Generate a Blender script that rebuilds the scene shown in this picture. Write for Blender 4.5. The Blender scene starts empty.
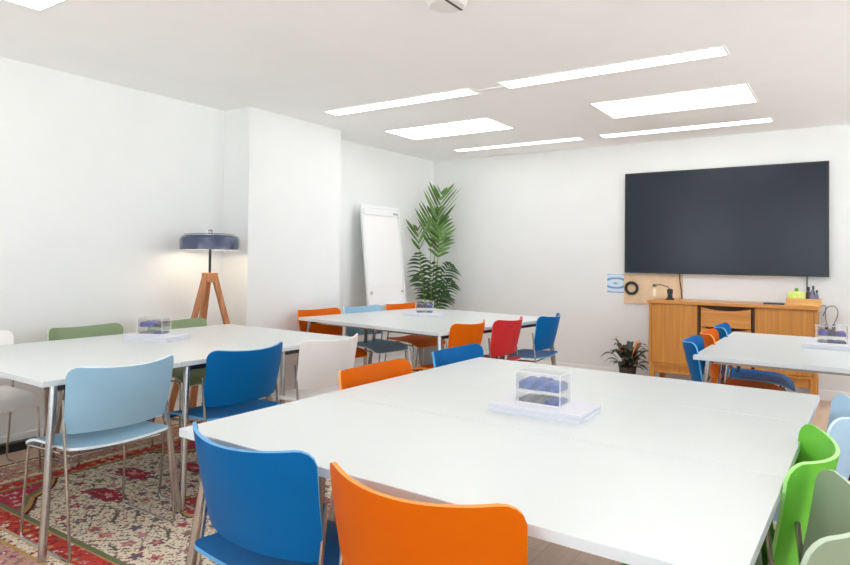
import bpy, bmesh, math, random
from mathutils import Vector, Matrix
random.seed(7)
S = bpy.context.scene
COL = S.collection
PI = math.pi

# ------------------------------------------------------------------ helpers
def link(o, parent=None):
    COL.objects.link(o)
    if parent is not None:
        o.parent = parent
    return o

def mesh(name, bm, mats, parent=None, smooth=False, loc=(0, 0, 0), rz=0.0):
    me = bpy.data.meshes.new(name)
    bm.normal_update()
    bm.to_mesh(me); bm.free()
    for m in (mats if isinstance(mats, (list, tuple)) else [mats]):
        me.materials.append(m)
    if smooth:
        for p in me.polygons: p.use_smooth = True
        try: me.set_sharp_from_angle(angle=math.radians(38))
        except Exception: pass
    o = bpy.data.objects.new(name, me)
    o.location = loc; o.rotation_euler = (0, 0, rz)
    return link(o, parent)

def tag(o, label=None, cat=None, group=None, kind=None):
    if label: o['label'] = label
    if cat: o['category'] = cat
    if group: o['group'] = group
    if kind: o['kind'] = kind
    return o

def thing(name, label, cat, loc=(0, 0, 0), rz=0.0, group=None):
    o = bpy.data.objects.new(name, None)
    o.empty_display_size = .1
    o.location = loc; o.rotation_euler = (0, 0, rz)
    link(o)
    return tag(o, label, cat, group)

def copy_thing(root, loc, rz, label, group=None):
    r = root.copy(); COL.objects.link(r)
    r.location = loc; r.rotation_euler = (0, 0, rz)
    r['label'] = label
    if group: r['group'] = group
    for ch in list(root.children):
        c = ch.copy(); COL.objects.link(c); c.parent = r
        for g in list(ch.children):
            d = g.copy(); COL.objects.link(d); d.parent = c
    return r

def box(bm, x0, x1, y0, y1, z0, z1, bev=0.0, M=None, mat=0):
    ret = bmesh.ops.create_cube(bm, size=1.0)
    vs = ret['verts']
    for v in vs:
        v.co = Vector(((x0 + x1) / 2 + v.co.x * (x1 - x0), (y0 + y1) / 2 + v.co.y * (y1 - y0), (z0 + z1) / 2 + v.co.z * (z1 - z0)))
    es = {e for v in vs for e in v.link_edges}
    fs = {f for v in vs for f in v.link_faces}
    if bev > 0:
        rb = bmesh.ops.bevel(bm, geom=list(es), offset=bev, segments=2, profile=.5, affect='EDGES')
        fs = {f for f in fs if f.is_valid} | set(rb['faces'])
        vs = list({v for f in fs for v in f.verts})
    for f in fs: f.material_index = mat
    if M is not None:
        for v in vs: v.co = M @ v.co
    return vs

def round_path(pts, r, n=5):
    pts = [Vector(p) for p in pts]
    out = [pts[0]]
    for i in range(1, len(pts) - 1):
        a, b, c = pts[i - 1], pts[i], pts[i + 1]
        d1 = (a - b); d2 = (c - b)
        rr = min(r, d1.length * .45, d2.length * .45)
        p1 = b + d1.normalized() * rr; p2 = b + d2.normalized() * rr
        for k in range(n + 1):
            t = k / n
            out.append(p1 * (1 - t) ** 2 + b * 2 * t * (1 - t) + p2 * t * t)
    out.append(pts[-1])
    return out

def tube(bm, pts, r, seg=8, mat=0, closed=False, radii=None):
    pts = [Vector(p) for p in pts]
    n = len(pts)
    rings = []
    nrm = None
    for i, p in enumerate(pts):
        if closed:
            t = (pts[(i + 1) % n] - pts[i - 1]).normalized()
        else:
            t = (pts[min(i + 1, n - 1)] - pts[max(i - 1, 0)]).normalized()
        if nrm is None:
            a = Vector((0, 0, 1)) if abs(t.z) < .9 else Vector((1, 0, 0))
            nrm = t.cross(a).normalized()
        else:
            nrm = (nrm - t * nrm.dot(t))
            nrm = nrm.normalized() if nrm.length > 1e-6 else t.orthogonal().normalized()
        b = t.cross(nrm)
        rr = radii[i] if radii else r
        rings.append([bm.verts.new(p + (nrm * math.cos(2 * PI * k / seg) + b * math.sin(2 * PI * k / seg)) * rr) for k in range(seg)])
    m = n if closed else n - 1
    for i in range(m):
        A, B = rings[i], rings[(i + 1) % n]
        for k in range(seg):
            f = bm.faces.new((A[k], A[(k + 1) % seg], B[(k + 1) % seg], B[k])); f.material_index = mat
    if not closed:
        f = bm.faces.new(rings[0][::-1]); f.material_index = mat
        f = bm.faces.new(rings[-1]); f.material_index = mat

def lathe(bm, prof, c=(0, 0, 0), seg=24, mat=0, cap0=True, cap1=True):
    c = Vector(c); rings = []
    for r, z in prof:
        rings.append([bm.verts.new(c + Vector((r * math.cos(2 * PI * k / seg), r * math.sin(2 * PI * k / seg), z))) for k in range(seg)])
    for A, B in zip(rings, rings[1:]):
        for k in range(seg):
            f = bm.faces.new((A[k], A[(k + 1) % seg], B[(k + 1) % seg], B[k])); f.material_index = mat
    if cap0: bm.faces.new(rings[0][::-1]).material_index = mat
    if cap1: bm.faces.new(rings[-1]).material_index = mat

def shell(bm, grid, thick, rim_mat=1):
    """solid sheet from a grid of points: front, back and a rim"""
    ny, nx = len(grid), len(grid[0])
    P = [[Vector(p) for p in row] for row in grid]
    N = [[None] * nx for _ in range(ny)]
    for j in range(ny):
        for i in range(nx):
            du = P[j][min(i + 1, nx - 1)] - P[j][max(i - 1, 0)]
            dv = P[min(j + 1, ny - 1)][i] - P[max(j - 1, 0)][i]
            N[j][i] = du.cross(dv).normalized()
    A = [[bm.verts.new(P[j][i] + N[j][i] * thick / 2) for i in range(nx)] for j in range(ny)]
    B = [[bm.verts.new(P[j][i] - N[j][i] * thick / 2) for i in range(nx)] for j in range(ny)]
    for j in range(ny - 1):
        for i in range(nx - 1):
            bm.faces.new((A[j][i], A[j][i + 1], A[j + 1][i + 1], A[j + 1][i]))
            bm.faces.new((B[j][i], B[j + 1][i], B[j + 1][i + 1], B[j][i + 1]))
    loop = [(0, i) for i in range(nx)] + [(j, nx - 1) for j in range(1, ny)] + [(ny - 1, i) for i in range(nx - 2, -1, -1)] + [(j, 0) for j in range(ny - 2, 0, -1)]
    for k in range(len(loop)):
        (j0, i0), (j1, i1) = loop[k], loop[(k + 1) % len(loop)]
        f = bm.faces.new((A[j1][i1], A[j0][i0], B[j0][i0], B[j1][i1])); f.material_index = rim_mat

# ------------------------------------------------------------------ materials
def srgb(r, g, b):
    f = lambda c: (c / 255 / 12.92) if c / 255 <= .04045 else ((c / 255 + .055) / 1.055) ** 2.4
    return (f(r), f(g), f(b), 1)

def mat(name, col, rough=.5, metal=0.0, spec=.5, coat=0.0):
    m = bpy.data.materials.new(name); m.use_nodes = True
    b = m.node_tree.nodes['Principled BSDF']
    b.inputs['Base Color'].default_value = col
    b.inputs['Roughness'].default_value = rough
    b.inputs['Metallic'].default_value = metal
    b.inputs['Specular IOR Level'].default_value = spec
    b.inputs['Coat Weight'].default_value = coat
    return m

def noisy(m, amount=.06, scale=8, rough_amt=0.0, bump=0.0, stretch=(1, 1, 1), detail=4):
    nt = m.node_tree; b = nt.nodes['Principled BSDF']
    tc = nt.nodes.new('ShaderNodeTexCoord'); mp = nt.nodes.new('ShaderNodeMapping')
    mp.inputs['Scale'].default_value = stretch
    nz = nt.nodes.new('ShaderNodeTexNoise'); nz.inputs['Scale'].default_value = scale; nz.inputs['Detail'].default_value = detail
    nt.links.new(tc.outputs['Object'], mp.inputs[0]); nt.links.new(mp.outputs[0], nz.inputs['Vector'])
    rp = nt.nodes.new('ShaderNodeValToRGB')
    c = b.inputs['Base Color'].default_value
    lo = tuple(max(0, x * (1 - amount)) for x in c[:3]) + (1,)
    hi = tuple(min(1, x * (1 + amount)) for x in c[:3]) + (1,)
    rp.color_ramp.elements[0].color = lo; rp.color_ramp.elements[0].position = .3
    rp.color_ramp.elements[1].color = hi; rp.color_ramp.elements[1].position = .7
    nt.links.new(nz.outputs['Fac'], rp.inputs[0]); nt.links.new(rp.outputs[0], b.inputs['Base Color'])
    if bump:
        bp = nt.nodes.new('ShaderNodeBump'); bp.inputs['Strength'].default_value = bump; bp.inputs['Distance'].default_value = .002
        nt.links.new(nz.outputs['Fac'], bp.inputs['Height']); nt.links.new(bp.outputs[0], b.inputs['Normal'])
    return m

def wood(name, dark, light, stretch=(14, 14, 1.2), rough=.45, scale=2.5):
    m = mat(name, light, rough)
    nt = m.node_tree; b = nt.nodes['Principled BSDF']
    tc = nt.nodes.new('ShaderNodeTexCoord'); mp = nt.nodes.new('ShaderNodeMapping'); mp.inputs['Scale'].default_value = stretch
    nz = nt.nodes.new('ShaderNodeTexNoise'); nz.inputs['Scale'].default_value = scale; nz.inputs['Detail'].default_value = 5; nz.inputs['Distortion'].default_value = .15
    rp = nt.nodes.new('ShaderNodeValToRGB')
    rp.color_ramp.elements[0].color = dark; rp.color_ramp.elements[0].position = .32
    rp.color_ramp.elements[1].color = light; rp.color_ramp.elements[1].position = .66
    nt.links.new(tc.outputs['Object'], mp.inputs[0]); nt.links.new(mp.outputs[0], nz.inputs['Vector'])
    nt.links.new(nz.outputs['Fac'], rp.inputs[0]); nt.links.new(rp.outputs[0], b.inputs['Base Color'])
    return m

def emit(name, col, strength):
    m = bpy.data.materials.new(name); m.use_nodes = True
    nt = m.node_tree; nt.nodes.clear()
    e = nt.nodes.new('ShaderNodeEmission'); e.inputs[0].default_value = col; e.inputs[1].default_value = strength
    o = nt.nodes.new('ShaderNodeOutputMaterial'); nt.links.new(e.outputs[0], o.inputs[0])
    return m

def clear(name, tint=(1, 1, 1, 1), gloss=.07):
    m = bpy.data.materials.new(name); m.use_nodes = True
    nt = m.node_tree; nt.nodes.clear()
    t = nt.nodes.new('ShaderNodeBsdfTransparent'); t.inputs[0].default_value = tint
    g = nt.nodes.new('ShaderNodeBsdfGlossy'); g.inputs['Roughness'].default_value = .08
    lw = nt.nodes.new('ShaderNodeLayerWeight'); lw.inputs[0].default_value = .35
    ma = nt.nodes.new('ShaderNodeMath'); ma.operation = 'MULTIPLY_ADD'; ma.inputs[1].default_value = .35; ma.inputs[2].default_value = gloss
    mx = nt.nodes.new('ShaderNodeMixShader'); o = nt.nodes.new('ShaderNodeOutputMaterial')
    nt.links.new(lw.outputs['Facing'], ma.inputs[0]); nt.links.new(ma.outputs[0], mx.inputs[0])
    nt.links.new(t.outputs[0], mx.inputs[1]); nt.links.new(g.outputs[0], mx.inputs[2]); nt.links.new(mx.outputs[0], o.inputs[0])
    return m

M_WALL = noisy(mat('white_wall_paint', (.79, .80, .795, 1), .75, spec=.25), .012, 3, bump=.03)
M_CEIL = noisy(mat('white_ceiling_paint', (.93, .94, .935, 1), .85, spec=.2), .01, 3)
M_TRIM = mat('white_trim_paint', (.88, .88, .87, 1), .4)
M_TABLE = noisy(mat('white_laminate', (.645, .675, .675, 1), .32, spec=.4), .01, 5)
M_EDGE = mat('pale_grey_edge_band', (.70, .74, .77, 1), .4)
M_CHROME = noisy(mat('chrome_tube', (.50, .48, .46, 1), .22, 1.0), .1, 30)
M_RAIL = mat('dark_grey_rail', (.045, .042, .040, 1), .4)
M_BLACK = mat('black_plastic', (.014, .014, .015, 1), .4)
M_PAPER = mat('white_paper', (.70, .70, .76, 1), .6)
M_ACRYL = clear('clear_acrylic')
M_ACEDGE = mat('milky_acrylic_edge', (.88, .90, .92, 1), .25)
M_OAK = wood('honey_oak', srgb(184, 120, 48), srgb(206, 142, 64), stretch=(22, 22, .7), rough=.4)
M_OAKH = wood('honey_oak_along', srgb(188, 122, 50), srgb(212, 148, 72), stretch=(.7, 22, 22), rough=.35)
M_OAKDARK = mat('dark_walnut_gap', srgb(74, 40, 18), .6)  # dark brown for the dividers and the sheet behind the drawers
M_TEAK = wood('teak_leg', srgb(158, 98, 58), srgb(196, 132, 84), stretch=(10, 10, 1.2), rough=.45)
M_PINE = wood('pale_pine', srgb(214, 160, 90), srgb(236, 190, 120), stretch=(1, 8, 8), rough=.55)
M_GLASSPANE = clear('window_glass', gloss=.04)

# timber floor: boards running along y
M_FLOOR = mat('light_timber_floor', srgb(205, 170, 140), .38, spec=.4)
def floor_nodes(m):
    nt = m.node_tree; b = nt.nodes['Principled BSDF']
    tc = nt.nodes.new('ShaderNodeTexCoord'); mp = nt.nodes.new('ShaderNodeMapping')
    mp.inputs['Rotation'].default_value = (0, 0, PI / 2)
    br = nt.nodes.new('ShaderNodeTexBrick')
    br.inputs['Color1'].default_value = srgb(210, 182, 158); br.inputs['Color2'].default_value = srgb(200, 171, 147)
    br.inputs['Mortar'].default_value = srgb(172, 143, 120); br.inputs['Scale'].default_value = 1
    br.inputs['Mortar Size'].default_value = .0015; br.inputs['Brick Width'].default_value = 1.3; br.inputs['Row Height'].default_value = .14
    nt.links.new(tc.outputs['Object'], mp.inputs[0]); nt.links.new(mp.outputs[0], br.inputs['Vector'])
    mp2 = nt.nodes.new('ShaderNodeMapping'); mp2.inputs['Scale'].default_value = (14, 1, 1)
    nz = nt.nodes.new('ShaderNodeTexNoise'); nz.inputs['Scale'].default_value = 3; nz.inputs['Detail'].default_value = 6
    nt.links.new(tc.outputs['Object'], mp2.inputs[0]); nt.links.new(mp2.outputs[0], nz.inputs['Vector'])
    mx = nt.nodes.new('ShaderNodeMix'); mx.data_type = 'RGBA'; mx.blend_type = 'MULTIPLY'
    rp = nt.nodes.new('ShaderNodeValToRGB'); rp.color_ramp.elements[0].color = (.86, .83, .80, 1); rp.color_ramp.elements[0].position = .3; rp.color_ramp.elements[1].position = .65
    nt.links.new(nz.outputs['Fac'], rp.inputs[0])
    mx.inputs[0].default_value = .7
    nt.links.new(br.outputs['Color'], mx.inputs[6]); nt.links.new(rp.outputs[0], mx.inputs[7])
    nt.links.new(mx.outputs[2], b.inputs['Base Color'])
floor_nodes(M_FLOOR)

# ------------------------------------------------------------------ the room
X0, X1, Y0, Y1, H = -4.54, 3.2, -1.9, 6.94, 2.53
def struct(name, bm, m, parent=None, **k):
    o = mesh(name, bm, m, parent, **k); o['kind'] = 'structure'; return o

bm = bmesh.new(); box(bm, X0 - .2, X1 + .2, Y0 - .2, Y1 + .2, -.1, 0); struct('floor', bm, M_FLOOR)
bm = bmesh.new(); box(bm, X0 - .2, X1 + .2, Y0 - .2, Y1 + .2, H, H + .12); struct('ceiling', bm, M_CEIL)
bm = bmesh.new(); box(bm, X0 - .15, X0, Y0 - .15, Y1 + .15, 0, H); struct('wall_left', bm, M_WALL)
bm = bmesh.new(); box(bm, X0, X1, Y1, Y1 + .15, 0, H); struct('wall_back', bm, M_WALL)
CY0, CY1, CX = 3.61, 4.765, -4.22
bm = bmesh.new(); box(bm, X0, CX, CY0, CY1, 0, H); struct('wall_column', bm, M_WALL)

# walls outside the frame, with openings behind the camera and, added for more light, at the right
WZ0, WZ1 = .75, 2.35
def window_wall(name, wins, a0, a1, put, first):
    bm = bmesh.new()
    xs = [a0] + [v for w in wins for v in w] + [a1]
    for k in range(0, len(xs), 2): put(bm, xs[k], xs[k + 1], -.15, 0, 0, H)
    for a, b in wins:
        put(bm, a, b, -.15, 0, 0, WZ0); put(bm, a, b, -.15, 0, WZ1, H)
    struct(name, bm, M_WALL)
    for i, (a, b) in enumerate(wins):
        bm = bmesh.new()
        for (p, q_, r_, s_) in ((a, b, WZ0, WZ0 + .05), (a, b, WZ1 - .05, WZ1), (a, a + .05, WZ0 + .05, WZ1 - .05), (b - .05, b, WZ0 + .05, WZ1 - .05)):
            put(bm, p, q_, -.10, -.04, r_, s_)
        w = struct('window_%d' % (first + i), bm, M_TRIM)
        bm = bmesh.new(); put(bm, a + .05, b - .05, -.075, -.07, WZ0 + .05, WZ1 - .05)
        struct('window_pane', bm, M_GLASSPANE, w)
def put_front(bm, a, b, d0, d1, z0, z1): box(bm, a, b, Y0 + d0, Y0 + d1, z0, z1)
def put_right(bm, a, b, d0, d1, z0, z1): box(bm, X1 - d1, X1 - d0, a, b, z0, z1)
window_wall('wall_front', [(-3.5, -2.1), (-1.3, -.1), (.6, 2.4)], X0, X1, put_front, 1)  # first two inferred from the screen's reflections, third added as fill light
window_wall('wall_right', [(.2, 1.7), (3.2, 4.8), (5.1, 6.7)], Y0 - .15, Y1 + .15, put_right, 4)  # unseen windows, added to brighten the ceiling and walls

# skirting
def skirt(name, x0, x1, y0, y1):
    bm = bmesh.new(); box(bm, x0, x1, y0, y1, 0, .095, .003); struct(name, bm, M_TRIM)
skirt('baseboard_left', X0, X0 + .014, Y0, CY0)
skirt('baseboard_recess', X0, X0 + .014, CY1, Y1)
skirt('baseboard_back', X0 + .014, X1, Y1 - .014, Y1)
skirt('baseboard_column', CX, CX + .014, CY0 - .014, CY1 + .014)
skirt('baseboard_return', X0 + .014, CX, CY0 - .014, CY0)
skirt('baseboard_right', X1 - .014, X1, Y0, Y1 - .014)

# ------------------------------------------------------------------ ceiling lights (flush)
M_LED = emit('lit_diffuser', (1.0, 1.0, .99, 1), 4.4)
M_LEDP = emit('lit_panel_diffuser', (1.0, 1.0, .99, 1), 4.4)
M_LFRAME = mat('white_light_frame', (.82, .82, .80, 1), .5)
def ceiling_light(x0, x1, y0, y1, name, label, m, group):
    t = thing(name, label, 'ceiling light', ((x0 + x1) / 2, (y0 + y1) / 2, H), 0, group)
    a, b = (x1 - x0) / 2, (y1 - y0) / 2
    w = .012
    bm = bmesh.new()
    box(bm, -a - w, a + w, -b - w, -b, -.006, 0); box(bm, -a - w, a + w, b, b + w, -.006, 0)
    box(bm, -a - w, -a, -b, b, -.006, 0); box(bm, a, a + w, -b, b, -.006, 0)
    mesh('light_frame', bm, M_LFRAME, t)
    bm = bmesh.new(); box(bm, -a, a, -b, b, -.004, 0)
    mesh('diffuser', bm, m, t)
    return t
G1 = 'slim strip lights flush in the ceiling'
ceiling_light(-3.80, -2.37, 4.07, 4.23, 'strip_light', 'slim lit ceiling strip at left, nearest the white wall column', M_LED, G1)
ceiling_light(-2.10, -.635, 4.05, 4.22, 'strip_light', 'slim lit ceiling strip, longest and highest in the photo', M_LED, G1)
ceiling_light(-3.84, -2.34, 6.29, 6.42, 'strip_light', 'slim lit ceiling strip at back left, above the tall palm', M_LED, G1)
ceiling_light(-2.12, -.60, 6.29, 6.45, 'strip_light', 'slim lit ceiling strip at the back, above the wall screen', M_LED, G1)
G2 = 'wide panel lights flush in the ceiling'
ceiling_light(-3.86, -2.715, 5.01, 5.53, 'panel_light', 'wide lit ceiling panel at left, towards the tall palm', M_LEDP, G2)
ceiling_light(-1.755, -.63, 4.99, 5.59, 'panel_light', 'wide lit ceiling panel at right, in front of the wall screen', M_LEDP, G2)
ceiling_light(-3.49, -2.06, 1.08, 1.60, 'panel_light', 'lit ceiling panel cut by the top left edge, over the near end of the room', M_LEDP, G2)
ceiling_light(.2, 1.3, 5.0, 5.58, 'panel_light', 'lit ceiling panel outside the frame at right, over the far table', M_LEDP, G2)  # unseen panel repeating the ceiling pattern, there for its light
ceiling_light(-.4, 1.1, 1.05, 1.6, 'panel_light', 'lit ceiling panel above the camera', M_LEDP, G2)  # also unseen, lights the near end of the room

bm = bmesh.new(); box(bm, -.14, .14, -.012, .012, -.012, 0, .003)
bm.faces.ensure_lookup_table()
o = mesh('strip_joint_cover', bm, M_LFRAME, loc=(-2.235, 4.15, H)); o.dimensions
tag(o, 'small white cover on the ceiling between the two near strip lights', 'cover')

t = thing('ceiling_vent', 'white ceiling vent with a dark slot at the top edge of the photo', 'vent', (-1.655, 2.63, H))
bm = bmesh.new(); lathe(bm, [(.005, -.028), (.085, -.028), (.10, -.016), (.10, 0)], seg=28); mesh('vent_cover', bm, M_LFRAME, t, smooth=True)
bm = bmesh.new(); box(bm, .035, .047, -.075, .075, -.031, -.0285); mesh('vent_slot', bm, M_RAIL, t)

# ------------------------------------------------------------------ desks
def make_desk(L, W, splay=(.05, .05)):
    """one desk, long side L along x, W along y; origin on the floor under its centre"""
    t = thing('table', '', 'table')
    bm = bmesh.new(); box(bm, -L / 2, L / 2, -W / 2, W / 2, .715, .74, .002)
    for f in bm.faces:
        if abs(f.normal.z) < .5: f.material_index = 1
    mesh('tabletop', bm, [M_TABLE, M_EDGE], t)
    for sx in (-1, 1):
        for sy in (-1, 1):
            bm = bmesh.new()
            tube(bm, [(sx * (L / 2 - .065), sy * (W / 2 - .075), .712), (sx * (L / 2 + .015), sy * (W / 2 - .004), 0)], .0165, 12)
            mesh('leg', bm, M_CHROME, t, smooth=True)
        bm = bmesh.new(); box(bm, sx * (L / 2 - .065) - .012, sx * (L / 2 - .065) + .012, -W / 2 + .09, W / 2 - .09, .682, .714, .003)
        mesh('end_rail', bm, M_RAIL, t)
    for sy in (-1, 1):
        bm = bmesh.new(); box(bm, -L / 2 + .078, L / 2 - .078, sy * (W / 2 - .12) - .01, sy * (W / 2 - .12) + .01, .687, .7145)
        mesh('side_rail', bm, M_CHROME, t)
    return t

_desks = {}
def desk(x0, x1, y0, y1, label, group, rz=0.0, origin=None):
    L, W = round(x1 - x0, 3), round(y1 - y0, 3)
    c = Vector(((x0 + x1) / 2, (y0 + y1) / 2, 0))
    if origin is not None:
        c = Vector((origin[0], origin[1], 0)) + Matrix.Rotation(rz, 3, 'Z') @ c
    if (L, W) in _desks:
        return copy_thing(_desks[(L, W)], c, rz, label, group)
    t = make_desk(L, W); _desks[(L, W)] = t
    t.location = c; t.rotation_euler = (0, 0, rz); t['label'] = label; t['group'] = group
    return t

GM, GL, GC, GR = ('desks of the large front table', 'desks of the left table', 'desks of the far middle table', 'desks of the far right table')
RZF, OF = -.023, (-1.706, 1.20)
desk(0, 1.555, .004, .633, 'white desk nearest the camera, behind the blue and orange front chairs', GM, RZF, OF)
desk(0, 1.555, .637, 1.28, 'white desk of the front table carrying the large paper stack', GM, RZF, OF)
desk(0, 1.555, 1.284, 1.815, 'white desk at the far edge of the front table, beyond the seam', GM, RZF, OF)
RZL, OL = -.018, (-2.775, 1.313)
desk(-1.30, 0, 0, .645, 'white desk at the near end of the left table, behind the pale blue chair', GL, RZL, OL)
desk(-1.30, 0, .648, 1.293, 'white desk in the middle of the left table, under its paper stack', GL, RZL, OL)
desk(-1.30, 0, 1.296, 1.941, 'white desk at the far end of the left table, towards the lamp', GL, RZL, OL)
RZM = -.13
OM = (-2.43, 3.81)
desk(-1.62, 0, 0, .83, 'white desk of the far middle table, near half beside the orange chair', GC, RZM, OM)
desk(-1.62, 0, .834, 1.664, 'white desk of the far middle table, back half beside the easel', GC, RZM, OM)
desk(-.745, .86, 3.81, 4.54, 'white desk of the far right table, near half beside the nearest blue chair', GR)
desk(-.745, .86, 4.543, 5.273, 'white desk of the far right table, half nearest the oak sideboard', GR)

# ------------------------------------------------------------------ chairs
def chair_meshes():
    W = .25
    # backrest grid
    nx, nz = 25, 17
    z0, z1 = .515, .787
    grid = []
    for j in range(nz):
        t = .5 - .5 * math.cos(PI * j / (nz - 1))
        z = z0 + (z1 - z0) * t
        row = []
        hw = W - .014 * (1 - t)
        rt, rb = .045, .03
        if z > z1 - rt: d = z - (z1 - rt); hw -= rt - math.sqrt(max(0, rt * rt - d * d))
        if z < z0 + rb: d = (z0 + rb) - z; hw -= rb - math.sqrt(max(0, rb * rb - d * d))
        for i in range(nx):
            u = math.sin(PI / 2 * (-1 + 2 * i / (nx - 1)))
            x = u * hw
            q = (x / W)
            y = -.235 + .073 * q * q + .009 * q ** 4 - .055 * (t - .25) * (1 - .25 * q * q) + .015 * (1 - t) ** 2
            zz = z + .019 * q * q * t
            row.append((x, y, zz))
        grid.append(row)
    # seat grid
    sgrid = []
    ny, nsx = 19, 19
    SW, y0, y1 = .228, -.215, .235
    for j in range(ny):
        t = .5 - .5 * math.cos(PI * j / (ny - 1)); y = y0 + (y1 - y0) * t
        row = []
        hw = SW; r = .05
        if y > y1 - r: d = y - (y1 - r); hw -= (r - math.sqrt(max(0, r * r - d * d))) * .8
        if y < y0 + r: d = (y0 + r) - y; hw -= (r - math.sqrt(max(0, r * r - d * d))) * .8
        for i in range(nsx):
            u = math.sin(PI / 2 * (-1 + 2 * i / (nsx - 1)))
            x = u * hw; q = x / SW
            z = .447 + .016 * q * q * (1 - t) - .006 * (1 - t)
            if y > .10: z -= 2.6 * (y - .10) ** 2
            if y < -.14: z += 1.2 * (y + .14) ** 2
            row.append((x, y, z))
        sgrid.append(row)
    return grid, sgrid

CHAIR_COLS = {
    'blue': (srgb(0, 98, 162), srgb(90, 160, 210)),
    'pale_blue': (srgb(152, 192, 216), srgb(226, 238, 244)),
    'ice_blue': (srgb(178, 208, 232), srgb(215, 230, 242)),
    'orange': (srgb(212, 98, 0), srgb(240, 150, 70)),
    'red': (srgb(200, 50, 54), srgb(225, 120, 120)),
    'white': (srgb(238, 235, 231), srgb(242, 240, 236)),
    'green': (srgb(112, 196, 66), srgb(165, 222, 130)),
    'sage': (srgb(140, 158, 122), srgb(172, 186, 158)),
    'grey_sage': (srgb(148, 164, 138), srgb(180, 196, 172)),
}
_g, _s = chair_meshes()
_proto = {}
def make_chair(kind):
    c, e = CHAIR_COLS[kind]
    m = noisy(mat(kind + '_shell', c, .45, spec=.10), .02, 6)
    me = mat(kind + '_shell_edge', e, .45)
    t = thing('chair', '', 'chair')
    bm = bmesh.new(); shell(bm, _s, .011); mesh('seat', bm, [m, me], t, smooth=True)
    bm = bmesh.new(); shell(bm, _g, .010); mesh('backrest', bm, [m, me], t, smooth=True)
    for sx in (-1, 1):
        bm = bmesh.new()
        path = round_path([(sx * .238, -.140, .66), (sx * .2385, -.150, .56), (sx * .240, -.225, .008), (sx * .240, .20, .008), (sx * .226, .175, .418), (sx * .215, -.16, .424)], .03, 5)
        tube(bm, path, .0065, 8)
        mesh('side_frame', bm, M_CHROME, t, smooth=True)
    for y in (-.15, .15):
        bm = bmesh.new(); tube(bm, [(-.215, y, .42), (.215, y, .42)], .006, 8)
        mesh('crossbar', bm, M_CHROME, t, smooth=True)
    return t

def chair(kind, x, y, face, label, group):
    """x, y: middle of the back's outer face on the floor; face: degrees, 0 = facing +x"""
    a = math.radians(face); d = Vector((math.cos(a), math.sin(a), 0))
    loc = Vector((x, y, 0)) + d * .27
    rz = a - PI / 2
    if kind in _proto:
        return copy_thing(_proto[kind], loc, rz, label, group)
    t = make_chair(kind); _proto[kind] = t
    t.location = loc; t.rotation_euler = (0, 0, rz); t['label'] = label; t['group'] = group
    return t

G = 'chairs along the near edge of the front table'
chair('blue', -1.322, 1.06, 87, 'blue chair in the foreground, left of the big orange chair', G)
chair('orange', -.764, 1.035, 90, 'orange chair in the foreground, largest chair in the photo', G)
G = 'chairs along the left side of the front table'
chair('orange', -1.80, 2.19, 0, 'orange chair showing only its top above the left edge of the front table', G)
chair('blue', -1.79, 2.865, 0, 'blue chair showing only its top above the far left edge of the front table', G)
G = 'chairs along the right side of the front table'
chair('green', -.038, 1.935, 180, 'bright green chair at the right side of the front table', G)
chair('ice_blue', .03, 2.50, 180, 'ice blue chair at the right edge of the photo, behind the bright green chair', G)
chair('grey_sage', .022, 1.49, 180, 'grey green chair in the bottom right corner, in front of the bright green chair', G)
G = 'chairs along the right side of the left table'
chair('pale_blue', -2.605, 1.615, 180, 'pale blue chair seen whole on the patterned rug at left', G)
chair('blue', -2.55, 2.26, 180, 'blue chair at the left table, between the pale blue and white chairs', G)
chair('white', -2.475, 2.82, 180, 'white chair at the far end of the left table, its back to the camera', G)
G = 'chairs along the wall side of the left table'
chair('white', -4.36, 1.60, 0, 'white chair cut by the left edge of the photo, beside the wall', G)
chair('sage', -4.27, 2.25, 0, 'sage green chair behind the left table, further from the lamp', G)
chair('sage', -4.17, 2.86, 0, 'sage green chair behind the left table, next to the lamp legs', G)
G = 'chairs along the right side of the far middle table'
fm = 180 - 7.5
chair('orange', -2.31, 4.15, 180, 'orange chair at the far middle table, left of the red chair', G)
chair('red', -2.20, 4.59, 181, 'red chair at the far middle table', G)
chair('blue', -2.08, 5.11, 184, 'blue chair at the far middle table, right of the red chair', G)
G = 'chairs along the column side of the far middle table'
fl = -7.5
chair('orange', -4.09, 4.27, fl, 'orange chair beside the white wall column, behind the far middle table', G)
chair('pale_blue', -4.03, 4.81, fl, 'pale blue chair between two orange ones, in front of the easel', G)
chair('orange', -3.95, 5.36, fl, 'orange chair below the palm, behind the far middle table', G)
G = 'chairs along the left side of the far right table'
chair('blue', -.85, 4.09, 7, 'blue chair at the near left corner of the far right table', G)
chair('orange', -.845, 4.60, 7, 'orange chair between two blue ones in front of the oak sideboard', G)
chair('blue', -.845, 5.10, 6, 'blue chair nearest the sideboard drawers, its seat seen under the far right table', G)

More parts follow.
